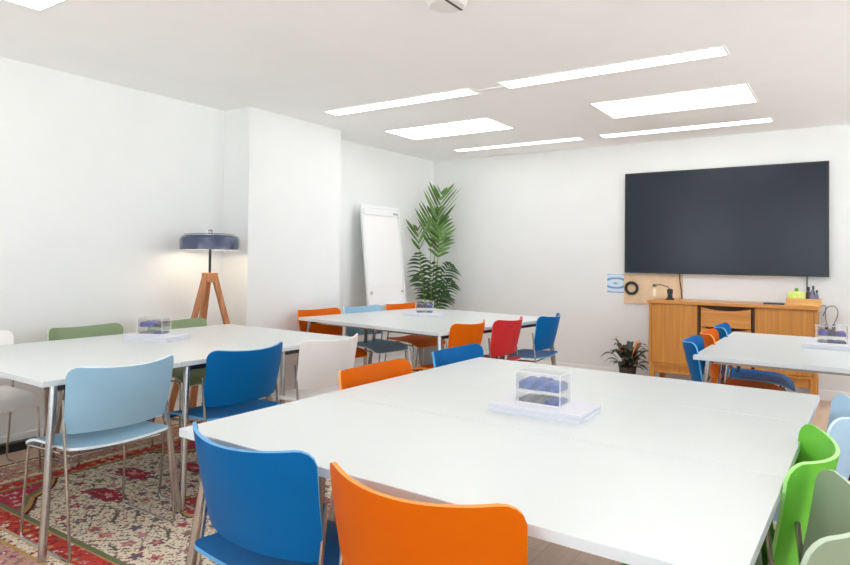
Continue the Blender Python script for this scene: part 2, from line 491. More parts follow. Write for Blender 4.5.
# ------------------------------------------------------------------ paper stacks and acrylic boxes on the tables
M_BLUEA = noisy(mat('blue_printed_packet', srgb(74, 96, 160), .45), .5, 38)
M_VIOLET = noisy(mat('violet_printed_packet', srgb(84, 78, 158), .45), .5, 38)
M_GREYP = noisy(mat('grey_printed_packet', srgb(130, 128, 130), .5), .35, 40)
M_DARKP = noisy(mat('dark_printed_packet', srgb(62, 62, 84), .5), .4, 40)
def stack_and_box(cx, cy, rz, w, d, where, bx, by, bw, bd, brz, cols):
    t = thing('paper_stack', 'flat stack of white paper ' + where, 'paper', (cx, cy, .74), rz, 'paper stacks on the tables')
    nl = 4
    for k in range(nl):
        bm = bmesh.new()
        j = [0, .003, -.002, .001][k]
        hh = .028 / nl
        box(bm, -w / 2 + j, w / 2 + j, -d / 2 - j, d / 2 - j, k * hh, (k + 1) * hh - .0004, .0006)
        mesh('paper_block', bm, M_PAPER, t)
    zb = .7678
    b = thing('acrylic_box', 'clear acrylic box holding small packets on the paper ' + where, 'box', (bx, by, zb), brz, 'acrylic boxes on the paper stacks')
    hx, hy, hz, th = bw / 2, bd / 2, .108, .003
    bm = bmesh.new()
    box(bm, -hx + th, hx - th, -hy, -hy + th, th, hz - th); box(bm, -hx + th, hx - th, hy - th, hy, th, hz - th)
    box(bm, -hx, -hx + th, -hy + th, hy - th, th, hz - th); box(bm, hx - th, hx, -hy + th, hy - th, th, hz - th)
    mesh('wall_panel', bm, M_ACRYL, b)
    for sx in (-1, 1):
        for sy in (-1, 1):
            bm = bmesh.new(); box(bm, sx * hx - .001, sx * hx + .001, sy * hy - .001, sy * hy + .001, .001, hz)
            mesh('corner_edge', bm, M_ACEDGE, b)
    bm = bmesh.new(); box(bm, -hx + .002, hx - .002, -hy + .002, hy - .002, hz - .003, hz); mesh('lid', bm, M_ACRYL, b)
    bm = bmesh.new()
    for sy in (-1, 1): box(bm, -hx + .002, hx - .002, sy * hy - .0007, sy * hy + .0007, hz - .0015, hz + .0002)
    for sx in (-1, 1): box(bm, sx * hx - .0007, sx * hx + .0007, -hy + .002, hy - .002, hz - .0015, hz + .0002)
    mesh('rim', bm, M_ACEDGE, b)
    bm = bmesh.new(); box(bm, -hx + .0035, hx - .0035, -hy + .0035, hy - .0035, .044, .047); mesh('shelf', bm, M_ACRYL, b)
    bm = bmesh.new(); box(bm, -hx, hx, -hy, hy, 0, .003); mesh('bottom', bm, M_ACEDGE, b)
    R = Matrix.Rotation(brz, 4, 'Z')
    # packets on the two tiers
    for tier in range(2):
        n = 3
        for k in range(n):
            pw = (bw - .02) / n
            x = -hx + .010 + pw * (k + .5)
            z = zb + (.047 if tier else .003)
            ph = (.034, .038, .031)[k] if tier else (.015, .018, .017)[k]
            bm = bmesh.new()
            # pillow-shaped packet
            g = bmesh.ops.create_grid(bm, x_segments=8, y_segments=8, size=.5)
            grid = [[None] * 9 for _ in range(9)]
            bm.free(); bm = bmesh.new()
            gt, gb = [], []
            for jj in range(9):
                rt, rb = [], []
                for ii in range(9):
                    a, c = -1 + ii / 4, -1 + jj / 4
                    bul = (1 - abs(a) ** 8) * (1 - abs(c) ** 8) * (.80 + .20 * math.sin(3.1 * a + 2.0 * c + k * 1.7 + tier))
                    px, py = a * pw * .495, c * (hy - .008)
                    rt.append(bm.verts.new((px, py, ph * (.70 + .30 * bul) + random.uniform(-.001, .001))))
                    rb.append(bm.verts.new((px, py, 0)))
                gt.append(rt); gb.append(rb)
            for jj in range(8):
                for ii in range(8):
                    bm.faces.new((gt[jj][ii], gt[jj][ii + 1], gt[jj + 1][ii + 1], gt[jj + 1][ii]))
                    bm.faces.new((gb[jj][ii], gb[jj + 1][ii], gb[jj + 1][ii + 1], gb[jj][ii + 1]))
            for ii in range(8):
                for (A, B) in ((gt[0][ii], gt[0][ii + 1]), ):
                    bm.faces.new((gb[0][ii], gb[0][ii + 1], gt[0][ii + 1], gt[0][ii]))
                    bm.faces.new((gb[8][ii + 1], gb[8][ii], gt[8][ii], gt[8][ii + 1]))
                    bm.faces.new((gb[ii + 1][0], gb[ii][0], gt[ii][0], gt[ii + 1][0]))
                    bm.faces.new((gb[ii][8], gb[ii + 1][8], gt[ii + 1][8], gt[ii][8]))
            p = R @ Vector((x, 0, 0))
            o = mesh('packet', bm, cols[tier][k], None, smooth=True, loc=(bx + p.x, by + p.y, z), rz=brz)
            pos = ('left', 'middle', 'right')[k]; lev = ('lower', 'upper')[tier]
            tag(o, '%s packet on the %s tier of the acrylic box %s' % (pos, lev, where), 'packet', 'small packets in the acrylic boxes')

U = [M_BLUEA, M_BLUEA, M_BLUEA]
stack_and_box(-.888, 2.075, 0.0, .325, .21, 'on the front table', -.900, 2.09, .165, .105, .0, ([M_GREYP, M_GREYP, M_BLUEA], U))
stack_and_box(-3.64, 2.40, 0.30, .32, .22, 'on the left table', -3.70, 2.42, .17, .10, .42, ([M_GREYP, M_GREYP, M_VIOLET], [M_VIOLET, M_VIOLET, M_DARKP]))
stack_and_box(-3.24, 4.83, .20, .33, .22, 'on the far middle table', -3.27, 4.87, .16, .10, .50, ([M_DARKP, M_GREYP, M_VIOLET], [M_DARKP, M_DARKP, M_VIOLET]))
stack_and_box(-.09, 4.66, .02, .34, .22, 'on the far right table', -.11, 4.69, .165, .10, .10, ([M_GREYP, M_DARKP, M_DARKP], [M_VIOLET, M_DARKP, M_VIOLET]))

# ------------------------------------------------------------------ wall screen
t = thing('television', 'very large black flat screen mounted on the back wall', 'television', (-1.11, Y1, 1.12))
bm = bmesh.new(); box(bm, -.93, .93, -.062, -.012, .016, 1.08, .004); mesh('casing', bm, mat('screen_bezel', (.012, .012, .013, 1), .35), t)
M_SCREEN = mat('dark_screen', (.012, .017, .028, 1), .24, spec=.32)
bm = bmesh.new(); box(bm, -.918, .918, -.0645, -.0622, .030, 1.068); mesh('screen', bm, M_SCREEN, t)
bm = bmesh.new(); box(bm, -.35, .35, -.012, 0, .25, .85); mesh('wall_bracket', bm, M_BLACK, t)

# ------------------------------------------------------------------ oak sideboard
SX0, SX1, SY0, SY1, ST = -1.672, -.257, 6.45, 6.905, .88
t = thing('sideboard', 'honey coloured wooden sideboard standing below the wall screen', 'sideboard', (0, 0, 0))
bm = bmesh.new(); box(bm, SX0 - .012, SX1 + .012, SY0 - .014, SY1, ST - .028, ST, .004); mesh('top_board', bm, M_OAKH, t)
bm = bmesh.new()
box(bm, SX0, SX0 + .022, SY0, SY1, .25, ST - .028); box(bm, SX1 - .022, SX1, SY0, SY1, .25, ST - .028)
box(bm, SX0 + .022, SX1 - .022, SY0, SY1, .25, .272); box(bm, SX0 + .022, SX1 - .022, SY1 - .01, SY1, .272, ST - .028)
mesh('carcass', bm, M_OAK, t)
XD0, XD1 = -1.205, -.757
for xd in (XD0 - .018, XD1):
    bm = bmesh.new(); box(bm, xd, xd + .018, SY0 + .004, SY1 - .011, .272, ST - .028); mesh('divider', bm, M_OAKDARK, t)
bm = bmesh.new(); box(bm, SX0 + .025, XD0 - .02, SY0 + .002, SY0 + .022, .276, ST - .031, .002); d1 = mesh('door', bm, M_OAK, t)
bm = bmesh.new(); box(bm, XD1 + .02, SX1 - .025, SY0 + .002, SY0 + .022, .276, ST - .031, .002); d2 = mesh('door', bm, M_OAK, t)
bm = bmesh.new(); box(bm, XD0 + .001, XD1 - .001, SY0 + .05, SY0 + .06, .273, ST - .029); mesh('drawer_recess', bm, M_OAKDARK, t)
nd = 3; hd = (ST - .04 - .28) / nd
for k in range(nd):
    z0 = .28 + k * hd; z1 = z0 + hd - .014
    bm = bmesh.new()
    n = 20; w0, w1 = XD0 + .012, XD1 - .012
    top, fr = [], []
    cols = []
    for i in range(n + 1):
        x = w0 + (w1 - w0) * i / n; s = 2 * i / n - 1
        zt = z1 - .028 * (1 - s * s)
        cols.append([bm.verts.new(p) for p in ((x, SY0 + .004, z0), (x, SY0 + .004, zt), (x, SY0 + .024, zt), (x, SY0 + .024, z0))])
    for a, b in zip(cols, cols[1:]):
        for q in range(4):
            bm.faces.new((a[q], b[q], b[(q + 1) % 4], a[(q + 1) % 4]))
    bm.faces.new(cols[0]); bm.faces.new(cols[-1][::-1])
    dr = mesh('drawer', bm, M_OAKH, t)
    bm = bmesh.new()
    tube(bm, [(w0 + (w1 - w0) * i / n, SY0 + .008, z1 - .028 * (1 - (2 * i / n - 1) ** 2) + .004) for i in range(n + 1)], .006, 6)
    mesh('drawer_lip', bm, M_OAK, dr, smooth=True)
bm = bmesh.new(); box(bm, SX0 + .01, SX1 - .01, SY0 + .02, SY0 + .045, .175, .248, .003); mesh('plinth_rail', bm, M_OAK, t)
for sx in (SX0 + .006, SX1 - .051):
    for sy in (SY0 + .008, SY1 - .055):
        bm = bmesh.new(); box(bm, sx, sx + .045, sy, sy + .045, 0, .249, .004); mesh('leg', bm, M_OAK, t)

# things on and above the sideboard
t = thing('wooden_crate', 'shallow pale wooden crate on the right end of the sideboard', 'crate', (-.37, 6.70, ST))
bm = bmesh.new(); box(bm, -.135, .135, -.09, .09, 0, .008); mesh('crate_base', bm, M_PINE, t)
bm = bmesh.new(); box(bm, -.135, .135, -.09, -.082, .0085, .062); box(bm, -.135, .135, .082, .09, .0085, .062)
box(bm, -.135, -.127, -.0815, .0815, .0085, .062); box(bm, .127, .135, -.0815, .0815, .0085, .062)
mesh('crate_side', bm, M_PINE, t)
t = thing('cleaning_pouch', 'yellow green packet with a green cap standing in the wooden crate', 'packet', (-.425, 6.665, ST + .0085))
bm = bmesh.new()
lathe(bm, [(.050, 0), (.054, .008), (.054, .098), (.046, .108), (.016, .115)], seg=20)
for v in bm.verts: v.co.x *= 1.35; v.co.y *= .75
mesh('pouch_body', bm, noisy(mat('yellow_green_print', srgb(214, 226, 120), .4), .15, 30), t, smooth=True)
bm = bmesh.new(); lathe(bm, [(.016, .1152), (.016, .14), (.012, .145)], seg=14); mesh('cap', bm, mat('green_cap', srgb(110, 150, 50), .4), t, smooth=True)
def bottle(x, y, hgt, r, body, capm, label):
    t = thing('bottle', label, 'bottle', (x, y, ST + .0085), 0, 'small bottles in the wooden crate')
    bm = bmesh.new(); lathe(bm, [(r * .9, 0), (r, .006), (r, hgt * .62), (r * .45, hgt * .78), (r * .45, hgt * .8)], seg=16); mesh('bottle_body', bm, body, t, smooth=True)
    bm = bmesh.new(); lathe(bm, [(r * .55, hgt * .801), (r * .55, hgt), (r * .4, hgt * 1.01)], seg=14); mesh('cap', bm, capm, t, smooth=True)
M_GREYV = mat('grey_violet_plastic', srgb(128, 126, 156), .4); M_PLUM = mat('plum_plastic', srgb(84, 62, 76), .4); M_DKG = mat('dark_green_plastic', srgb(70, 86, 74), .4)
bottle(-.335, 6.72, .155, .021, M_PLUM, M_BLACK, 'dark plum bottle behind the yellow green packet in the crate')
bottle(-.298, 6.735, .165, .017, M_DKG, M_DKG, 'slim dark green bottle, tallest in the wooden crate')
bottle(-.305, 6.66, .130, .018, M_GREYV, M_GREYV, 'grey violet bottle in the front of the wooden crate')
bottle(-.268, 6.665, .132, .016, M_GREYV, M_PLUM, 'grey violet bottle with plum cap in the right corner of the crate')
t = thing('remote_control', 'dark blue remote control lying left of the wooden crate', 'remote', (-.60, 6.60, ST), math.radians(6))
bm = bmesh.new(); box(bm, -.085, .085, -.022, .022, 0, .016, .004); mesh('remote_body', bm, mat('navy_plastic', srgb(48, 62, 96), .4), t)
bm = bmesh.new()
for i in range(6):
    for j in (-1, 1): box(bm, -.06 + i * .022, -.048 + i * .022, j * .009 - .005, j * .009 + .005, .0162, .0185)
mesh('button', bm, mat('grey_rubber', (.2, .2, .22, 1), .6), t)

t = thing('desk_lamp', 'small black gadget with a thin bent arm on the left end of the sideboard', 'lamp', (-1.52, 6.66, ST))
bm = bmesh.new(); lathe(bm, [(.042, 0), (.042, .012), (.026, .02), (.022, .055), (.028, .06), (.028, .10), (.018, .108)], seg=18); mesh('base', bm, M_BLACK, t, smooth=True)
bm = bmesh.new(); tube(bm, round_path([(0, 0, .10), (-.02, 0, .128), (-.09, 0, .148), (-.145, 0, .140)], .03), .0055, 8); mesh('arm', bm, mat('olive_metal', srgb(92, 90, 70), .4), t, smooth=True)
bm = bmesh.new(); lathe(bm, [(.012, -.014), (.02, -.01), (.016, .012), (.006, .016)], c=(-.152, 0, .137), seg=14); mesh('lamp_head', bm, mat('olive_grey', srgb(88, 88, 74), .5), t, smooth=True)

# boards and paper on the wall
CT = 1.124
bm = bmesh.new(); box(bm, -2.058, -1.455, Y1 - .016, Y1, .806, CT, .001)
o = mesh('pinboard', bm, noisy(mat('pale_plywood', srgb(226, 198, 164), .7), .07, 14)); tag(o, 'pale plywood board on the wall below the left part of the screen', 'board')
t = thing('tape_roll', 'black ring shaped roll hanging on the plywood board', 'roll', (-1.972, Y1 - .0165, .972))
bm = bmesh.new(); R_ = .060
tube(bm, [(R_ * math.cos(2 * PI * k / 32), -.016, R_ * math.sin(2 * PI * k / 32)) for k in range(32)], .0155, 10, closed=True)
mesh('ring', bm, mat('black_tape', srgb(40, 36, 30), .5), t, smooth=True)
bm = bmesh.new(); tube(bm, [(0, 0, .044), (0, -.03, .044), (0, -.034, .052)], .003, 8); mesh('hook', bm, M_CHROME, t)
bm = bmesh.new(); box(bm, -1.752, -1.722, Y1 - .022, Y1 - .0165, .893, .975, .001)
o = mesh('paper_tag', bm, mat('cream_card', srgb(246, 232, 208), .6)); tag(o, 'small cream tag on the plywood board, between the black ring and the bent arm', 'tag')
# blue poster
M_POST = mat('blue_poster_print', (.7, .8, .9, 1), .6)
def poster_nodes(m):
    nt = m.node_tree; b = nt.nodes['Principled BSDF']
    tc = nt.nodes.new('ShaderNodeTexCoord')
    mp = nt.nodes.new('ShaderNodeMapping'); mp.inputs['Rotation'].default_value = (0, .5, 0); mp.inputs['Scale'].default_value = (1, 1, 2.2)
    wv = nt.nodes.new('ShaderNodeTexWave'); wv.wave_type = 'RINGS'; wv.rings_direction = 'Y'
    wv.inputs['Scale'].default_value = 2.6; wv.inputs['Distortion'].default_value = 2.5; wv.inputs['Detail'].default_value = 1.5
    rp = nt.nodes.new('ShaderNodeValToRGB')
    e = rp.color_ramp.elements; e[0].color = srgb(96, 150, 196); e[0].position = .05; e[1].color = srgb(214, 226, 240); e[1].position = .75
    k = e.new(.3); k.color = srgb(168, 206, 236)
    nt.links.new(tc.outputs['Object'], mp.inputs[0]); nt.links.new(mp.outputs[0], wv.inputs['Vector'])
    nt.links.new(wv.outputs['Fac'], rp.inputs[0]); nt.links.new(rp.outputs[0], b.inputs['Base Color'])
poster_nodes(M_POST)
bm = bmesh.new(); box(bm, -.092, .092, -.003, 0, -.10, .10)
o = mesh('poster', bm, M_POST, loc=(-2.152, Y1, 1.016)); tag(o, 'small blue and white poster on the back wall, left of the plywood board', 'poster')

# cables
bm = bmesh.new(); tube(bm, round_path([(-1.482, Y1 - .03, 1.135), (-1.482, Y1 - .026, 1.06), (-1.468, Y1 - .022, .98), (-1.455, Y1 - .022, .80), (-1.455, Y1 - .022, .60)], .06), .006, 8)
o = mesh('screen_cable', bm, mat('brown_black_cable', srgb(70, 50, 40), .5), smooth=True); tag(o, 'dark cable dropping from the screen along the right edge of the plywood board', 'cable')
bm = bmesh.new(); tube(bm, round_path([(-.355, Y1 - .03, 1.135), (-.357, Y1 - .015, 1.05), (-.352, Y1 - .015, .90), (-.352, Y1 - .015, .70)], .05), .005, 8)
o = mesh('screen_cable', bm, M_BLACK, smooth=True); tag(o, 'thin black cable dropping from the screen behind the wooden crate', 'cable')
t = thing('wall_socket', 'white wall socket right of the sideboard, above the far right table', 'socket', (-.165, Y1, .66))
bm = bmesh.new(); box(bm, -.075, .075, -.012, 0, -.045, .045, .003); mesh('socket_plate', bm, M_TRIM, t)
for i, (x, dx, lab) in enumerate(((-.20, -.012, 'black plug and grey cord in the wall socket, nearer the sideboard'), (-.145, .035, 'black plug and grey cord in the wall socket, further from the sideboard'))):
    t = thing('power_plug', lab, 'plug', (x, Y1 - .0125, .675), 0, 'plugs in the wall socket')
    bm = bmesh.new(); box(bm, -.014, .014, -.04, 0, -.022, .03, .004); mesh('plug_body', bm, M_BLACK, t)
    bm = bmesh.new(); tube(bm, round_path([(0, -.025, .031), (dx * .7, -.025, .09), (dx, -.022, .15), (dx * .2, -.02, .20), (-.05 - x * 0, -.018, .19), (-.085, -.016, .10)], .05), .0042, 8); mesh('cord', bm, mat('grey_cord', srgb(120, 125, 124), .5), t, smooth=True)

# ------------------------------------------------------------------ floor lamp
LX, LY = -4.235, 3.245
t = thing('floor_lamp', 'navy drum shade lamp on a wooden tripod in the wall corner', 'lamp', (LX, LY, 0))
M_NAVY = mat('navy_enamel', srgb(56, 68, 98), .22, spec=.6, coat=.4)
M_WHIN = mat('white_shade_lining', (.9, .9, .88, 1), .5)
bm = bmesh.new(); Rs = .228
lathe(bm, [(.02, 1.452), (.10, 1.448), (.20, 1.438), (Rs - .035, 1.430), (Rs - .01, 1.418), (Rs, 1.398), (Rs, 1.318), (Rs - .004, 1.316)], seg=48, cap1=False, cap0=True)
lathe(bm, [(.02, 1.449), (.10, 1.445), (.20, 1.435), (Rs - .037, 1.427), (Rs - .014, 1.415), (Rs - .005, 1.397), (Rs - .005, 1.318), (Rs - .004, 1.316)], seg=48, mat=1, cap1=False, cap0=False)
mesh('lamp_shade', bm, [M_NAVY, M_WHIN], t, smooth=True)
bm = bmesh.new(); lathe(bm, [(.014, 1.452), (.014, 1.462), (.02, 1.468), (.012, 1.478), (.002, 1.48)], seg=16); mesh('finial', bm, M_CHROME, t, smooth=True)
bm = bmesh.new(); tube(bm, [(0, 0, 1.06), (0, 0, 1.40)], .010, 10); mesh('pole', bm, mat('black_pole', (.03, .028, .028, 1), .35, .6), t, smooth=True)
bm = bmesh.new(); lathe(bm, [(.032, 1.345), (.042, 1.375), (.03, 1.405), (.012, 1.412)], seg=16); mesh('bulb', bm, emit('warm_bulb', (1, .80, .58, 1), 30), t, smooth=True)
bm = bmesh.new(); box(bm, -.045, .045, -.045, .045, 1.06, 1.135, .006); mesh('hub_block', bm, M_TEAK, t)
for (fx, fy) in ((-.10, -.29), (.10, .33), (-.24, .03)):
    top = Vector((fx * .10, fy * .10, 1.125)); bot = Vector((fx, fy, 0)); d = bot - top
    bm = bmesh.new(); box(bm, -.024, .024, -.018, .018, 0, 1)
    zc = d.normalized(); xc = Vector((0, 0, 1)).cross(zc).normalized(); yc = zc.cross(xc)
    Mx = Matrix((xc, yc, zc)).transposed()
    for v in bm.verts:
        v.co = top + Mx @ Vector((v.co.x, v.co.y, v.co.z * (d.length - .006)))
    bmesh.ops.recalc_face_normals(bm, faces=bm.faces)
    mesh('leg', bm, M_TEAK, t)

# ------------------------------------------------------------------ easel
t = thing('easel', 'white flip chart easel leaning back between the wall column and the palm', 'easel', (0, 0, 0))
ex_b, ex_t, zb_, zt_ = -4.285, -4.405, .76, 1.845
ya, yb = 5.30, 5.985
def EP(y, z, off=0.0):   # point on the leaning board plane
    k = (z - zb_) / (zt_ - zb_)
    return Vector((ex_b + (ex_t - ex_b) * k + off, y, z))
def eslab(bm, y0, y1, z0, z1, o0, o1):
    vs = [bm.verts.new(EP(y, z, o)) for o in (o0, o1) for (y, z) in ((y0, z0), (y1, z0), (y1, z1), (y0, z1))]
    a, b = vs[:4], vs[4:]
    bm.faces.new(a[::-1]); bm.faces.new(b)
    for k in range(4): bm.faces.new((a[k], a[(k + 1) % 4], b[(k + 1) % 4], b[k]))
    bmesh.ops.recalc_face_normals(bm, faces=bm.faces)
M_ALU = mat('white_aluminium', (.80, .81, .82, 1), .35)
bm = bmesh.new(); eslab(bm, ya + .03, yb - .03, zb_ + .03, zt_ - .03, -.012, .0); mesh('board', bm, mat('whiteboard', (.88, .88, .88, 1), .25), t)
bm = bmesh.new()
for a in ((ya, ya + .03, zb_, zt_), (yb - .03, yb, zb_, zt_), (ya + .03, yb - .03, zb_, zb_ + .03), (ya + .03, yb - .03, zt_ - .03, zt_)): eslab(bm, *a, -.016, .008)
mesh('frame', bm, M_ALU, t)
bm = bmesh.new(); eslab(bm, ya + .035, yb - .035, zb_ + .215, zt_ - .105, .0005, .006); mesh('paper_pad', bm, mat('flip_paper', (.84, .84, .84, 1), .7), t)
bm = bmesh.new(); eslab(bm, ya + .02, yb - .02, zt_ - .105, zt_ - .045, .0085, .022); cl = mesh('paper_clamp', bm, M_ALU, t)
bm = bmesh.new(); eslab(bm, yb - .14, yb - .05, zt_ - .088, zt_ - .064, .0221, .0235); mesh('clamp_badge', bm, mat('grey_badge', (.35, .36, .40, 1), .5), cl)
for y in (ya + .06, yb - .06):
    bm = bmesh.new(); c = EP(y, zb_ + .13, .009)
    tube(bm, [c, c + Vector((.012, 0, 0))], .018, 14); mesh('magnet', bm, mat('grey_magnet', (.5, .51, .54, 1), .5), t, smooth=True)
bm = bmesh.new(); eslab(bm, ya + .02, yb - .02, zb_ - .012, zb_ - .001, -.012, .06); mesh('pen_tray', bm, M_ALU, t)
for y, yf in ((ya + .05, ya - .02), (yb - .05, yb + .02)):
    bm = bmesh.new(); tube(bm, [EP(y, 1.5, -.028), EP(y, zb_, -.028), Vector((-4.21, yf, 0.0))], .012, 10); mesh('leg', bm, M_ALU, t, smooth=True)
bm = bmesh.new(); tube(bm, [EP((ya + yb) / 2, 1.5, -.03), Vector((-4.51, (ya + yb) / 2, 0))], .012, 10); mesh('rear_leg', bm, M_ALU, t, smooth=True)

# ------------------------------------------------------------------ palm
t = thing('potted_palm', 'tall green palm in the back left corner of the room', 'plant', (-4.22, 6.42, 0))
PX, PY = -4.22, 6.42
bm = bmesh.new(); lathe(bm, [(.12, 0), (.135, .01), (.165, .30), (.17, .32), (.155, .32), (.15, .285)], seg=28, cap1=False); mesh('pot', bm, mat('grey_pot', (.22, .22, .23, 1), .6), t, smooth=True)
bm = bmesh.new(); lathe(bm, [(.002, .29), (.150, .287)], seg=24, cap0=False, cap1=False); mesh('soil', bm, noisy(mat('dark_soil', (.04, .03, .022, 1), .9), .4, 40), t)
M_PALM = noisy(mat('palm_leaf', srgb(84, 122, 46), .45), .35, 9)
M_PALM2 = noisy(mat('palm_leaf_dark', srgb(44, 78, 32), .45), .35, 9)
M_STEM = noisy(mat('palm_stem', srgb(112, 146, 66), .5), .15, 10)
RR = Vector((.831, .557, 0)); FF = Vector((-.557, .831, 0))   # room directions across and along the diagonal
def clampw(p):
    p.x = max(p.x, X0 - PX + .02); p.y = min(p.y, Y1 - PY - .02); return p
def frond(base, tip, bow, leaf_from, n, leaf_len, droop, m, wide=.016, up=.55, rnd=0):
    rg = random.Random(rnd)
    base = Vector(base); tip = Vector(tip); bow = Vector(bow)
    mid = (base + tip) / 2 + bow
    P = lambda s: base * (1 - s) ** 2 + mid * 2 * s * (1 - s) + tip * s * s
    bm = bmesh.new()
    st = [clampw(P(k / 16)) for k in range(17)]
    tube(bm, st, .006, 6, mat=1, radii=[.008 * (1 - .75 * k / 16) for k in range(17)])
    for k in range(n):
        s = leaf_from + (1 - leaf_from) * k / (n - 1)
        p = P(s); tan = (P(min(1, s + .02)) - P(max(0, s - .02))).normalized()
        side = tan.cross(Vector((FF.x, FF.y, 0)) + Vector((0, 0, .15)) ).normalized()
        env = math.sin(PI * min(1, .22 + .70 * (s - leaf_from) / (1 - leaf_from))) ** .8
        for sg in (-1, 1):
            L = leaf_len * env * rg.uniform(.82, 1.1)
            d = (tan * up + side * sg * (1 - up * .55) + FF * rg.uniform(-.25, .25)).normalized()
            nrm = d.cross(tan).normalized()
            wdir = d.cross(nrm).normalized()
            if rg.random() < .5: wdir = (wdir * .6 + nrm * .8).normalized()
            prev = None
            for q in range(6):
                a = q / 5
                c = p + d * (L * a) + Vector((0, 0, -droop * L * a * a)) 
                w = wide * math.sin(PI * (0.12 + .88 * a)) ** .7 if q < 5 else .0005
                A = bm.verts.new(clampw(c + wdir * w)); B = bm.verts.new(clampw(c - wdir * w))
                if prev: bm.faces.new((prev[0], A, B, prev[1]))
                prev = (A, B)
    mesh('frond', bm, [m, M_STEM], t)
def at(px, z, back=0.0):   # offset across the diagonal (metres) and height
    return tuple(RR * px + FF * back + Vector((0, 0, z)))
frond(at(0, .30), at(.11, 2.04), at(-.05, 0), .74, 8, .44, .06, M_PALM, .020, .88, 1)
frond(at(.01, .30), at(.0, 1.80, .05), at(-.04, 0), .74, 7, .40, .06, M_PALM, .020, .88, 2)
frond(at(.01, .30), at(.09, 1.74), at(.03, .05), .72, 8, .30, .18, M_PALM, .019, .68, 3)
frond(at(-.02, .30), at(-.17, 1.60, -.02), at(-.02, .1), .80, 4, .30, .03, M_PALM, .020, .90, 4)
frond(at(.02, .30), at(.12, 1.56), at(-.04, .2), .72, 7, .26, .25, M_PALM, .019, .62, 5)
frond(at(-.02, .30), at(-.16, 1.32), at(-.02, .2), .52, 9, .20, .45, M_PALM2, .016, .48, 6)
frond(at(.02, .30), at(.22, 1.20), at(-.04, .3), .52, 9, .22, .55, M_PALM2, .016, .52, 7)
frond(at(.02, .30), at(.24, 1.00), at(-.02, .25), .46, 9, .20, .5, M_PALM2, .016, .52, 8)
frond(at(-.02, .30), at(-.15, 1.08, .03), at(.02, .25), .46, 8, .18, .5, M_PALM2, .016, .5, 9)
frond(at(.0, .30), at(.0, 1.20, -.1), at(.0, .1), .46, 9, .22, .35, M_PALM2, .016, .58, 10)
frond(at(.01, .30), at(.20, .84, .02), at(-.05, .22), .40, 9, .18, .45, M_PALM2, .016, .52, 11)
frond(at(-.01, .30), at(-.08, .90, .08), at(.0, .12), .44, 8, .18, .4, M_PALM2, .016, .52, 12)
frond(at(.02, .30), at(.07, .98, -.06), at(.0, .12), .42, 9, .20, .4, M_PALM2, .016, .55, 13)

# ------------------------------------------------------------------ small plant by the sideboard
t = thing('potted_plant', 'small dark leaved plant with orange tips on the floor, left of the sideboard', 'plant', (-1.925, 6.62, 0))
bm = bmesh.new(); lathe(bm, [(.065, 0), (.072, .008), (.086, .17), (.09, .18), (.08, .18), (.078, .16)], seg=24, cap1=False); mesh('pot', bm, noisy(mat('dark_brown_pot', srgb(70, 62, 56), .6), .2, 20), t, smooth=True)
bm = bmesh.new(); lathe(bm, [(.002, .165), (.079, .162)], seg=20, cap0=False, cap1=False); mesh('soil', bm, noisy(mat('plant_soil', (.04, .03, .022, 1), .9), .4, 40), t)
M_DLEAF = noisy(mat('dark_green_leaf', srgb(52, 60, 46), .4), .3, 14)
M_RUST = noisy(mat('rust_leaf', srgb(140, 84, 50), .45), .25, 14)
M_OR = mat('orange_bloom', srgb(238, 150, 84), .45)
def leaf(ang, L, rise, w, m, z0=.18, name='leaf', droop=.5):
    bm = bmesh.new()
    d = Vector((math.cos(ang), math.sin(ang), 0)); s = Vector((-d.y, d.x, 0))
    prev = None; stem = []
    for k in range(13):
        a = k / 12
        p = d * (.02 + L * a) + Vector((0, 0, z0 - .02 + rise * math.sin(min(1, a * 1.25) * PI / 2) - droop * L * max(0, a - .45) ** 2 * 1.6))
        p.y = min(p.y, Y1 - 6.62 - .02)
        if a <= .26: stem.append(p)
        if a >= .25:
            b = (a - .25) / .75
            ww = w * math.sin(PI * (b ** .8)) + .0006
            A = bm.verts.new(p + s * ww + Vector((0, 0, .25 * ww))); C = bm.verts.new(p); B = bm.verts.new(p - s * ww + Vector((0, 0, .25 * ww)))
            if prev:
                bm.faces.new((prev[0], A, C, prev[1])); bm.faces.new((prev[1], C, B, prev[2]))
            prev = (A, C, B)
    tube(bm, stem, .003, 6)
    mesh(name, bm, m, t, smooth=True)
base_ang = math.atan2(RR.y, RR.x)
for a, L, rise, w, m in ((180, .27, .17, .034, M_DLEAF), (160, .22, .10, .03, M_DLEAF), (205, .2, .20, .034, M_DLEAF), (0, .27, .19, .034, M_DLEAF), (-20, .25, .08, .036, M_DLEAF), (20, .22, .26, .032, M_RUST), (60, .16, .27, .03, M_DLEAF), (120, .17, .25, .03, M_DLEAF), (250, .16, .14, .036, M_DLEAF), (280, .18, .10, .034, M_DLEAF), (310, .2, .16, .036, M_DLEAF), (230, .2, .08, .034, M_DLEAF), (330, .16, .24, .03, M_RUST), (150, .15, .30, .024, M_DLEAF), (265, .13, .22, .03, M_DLEAF), (-45, .2, .05, .03, M_DLEAF)):
    leaf(base_ang + math.radians(a), L, rise, w * 1.15, m)
rl = random.Random(5)
for k in range(22):
    leaf(base_ang + k * 2.399, rl.uniform(.09, .20), rl.uniform(.02, .24), rl.uniform(.024, .036), M_DLEAF if k % 6 else M_RUST)
leaf(base_ang + math.radians(165), .12, .33, .016, M_OR, name='bloom')
leaf(base_ang + math.radians(15), .15, .29, .018, M_OR, name='bloom')

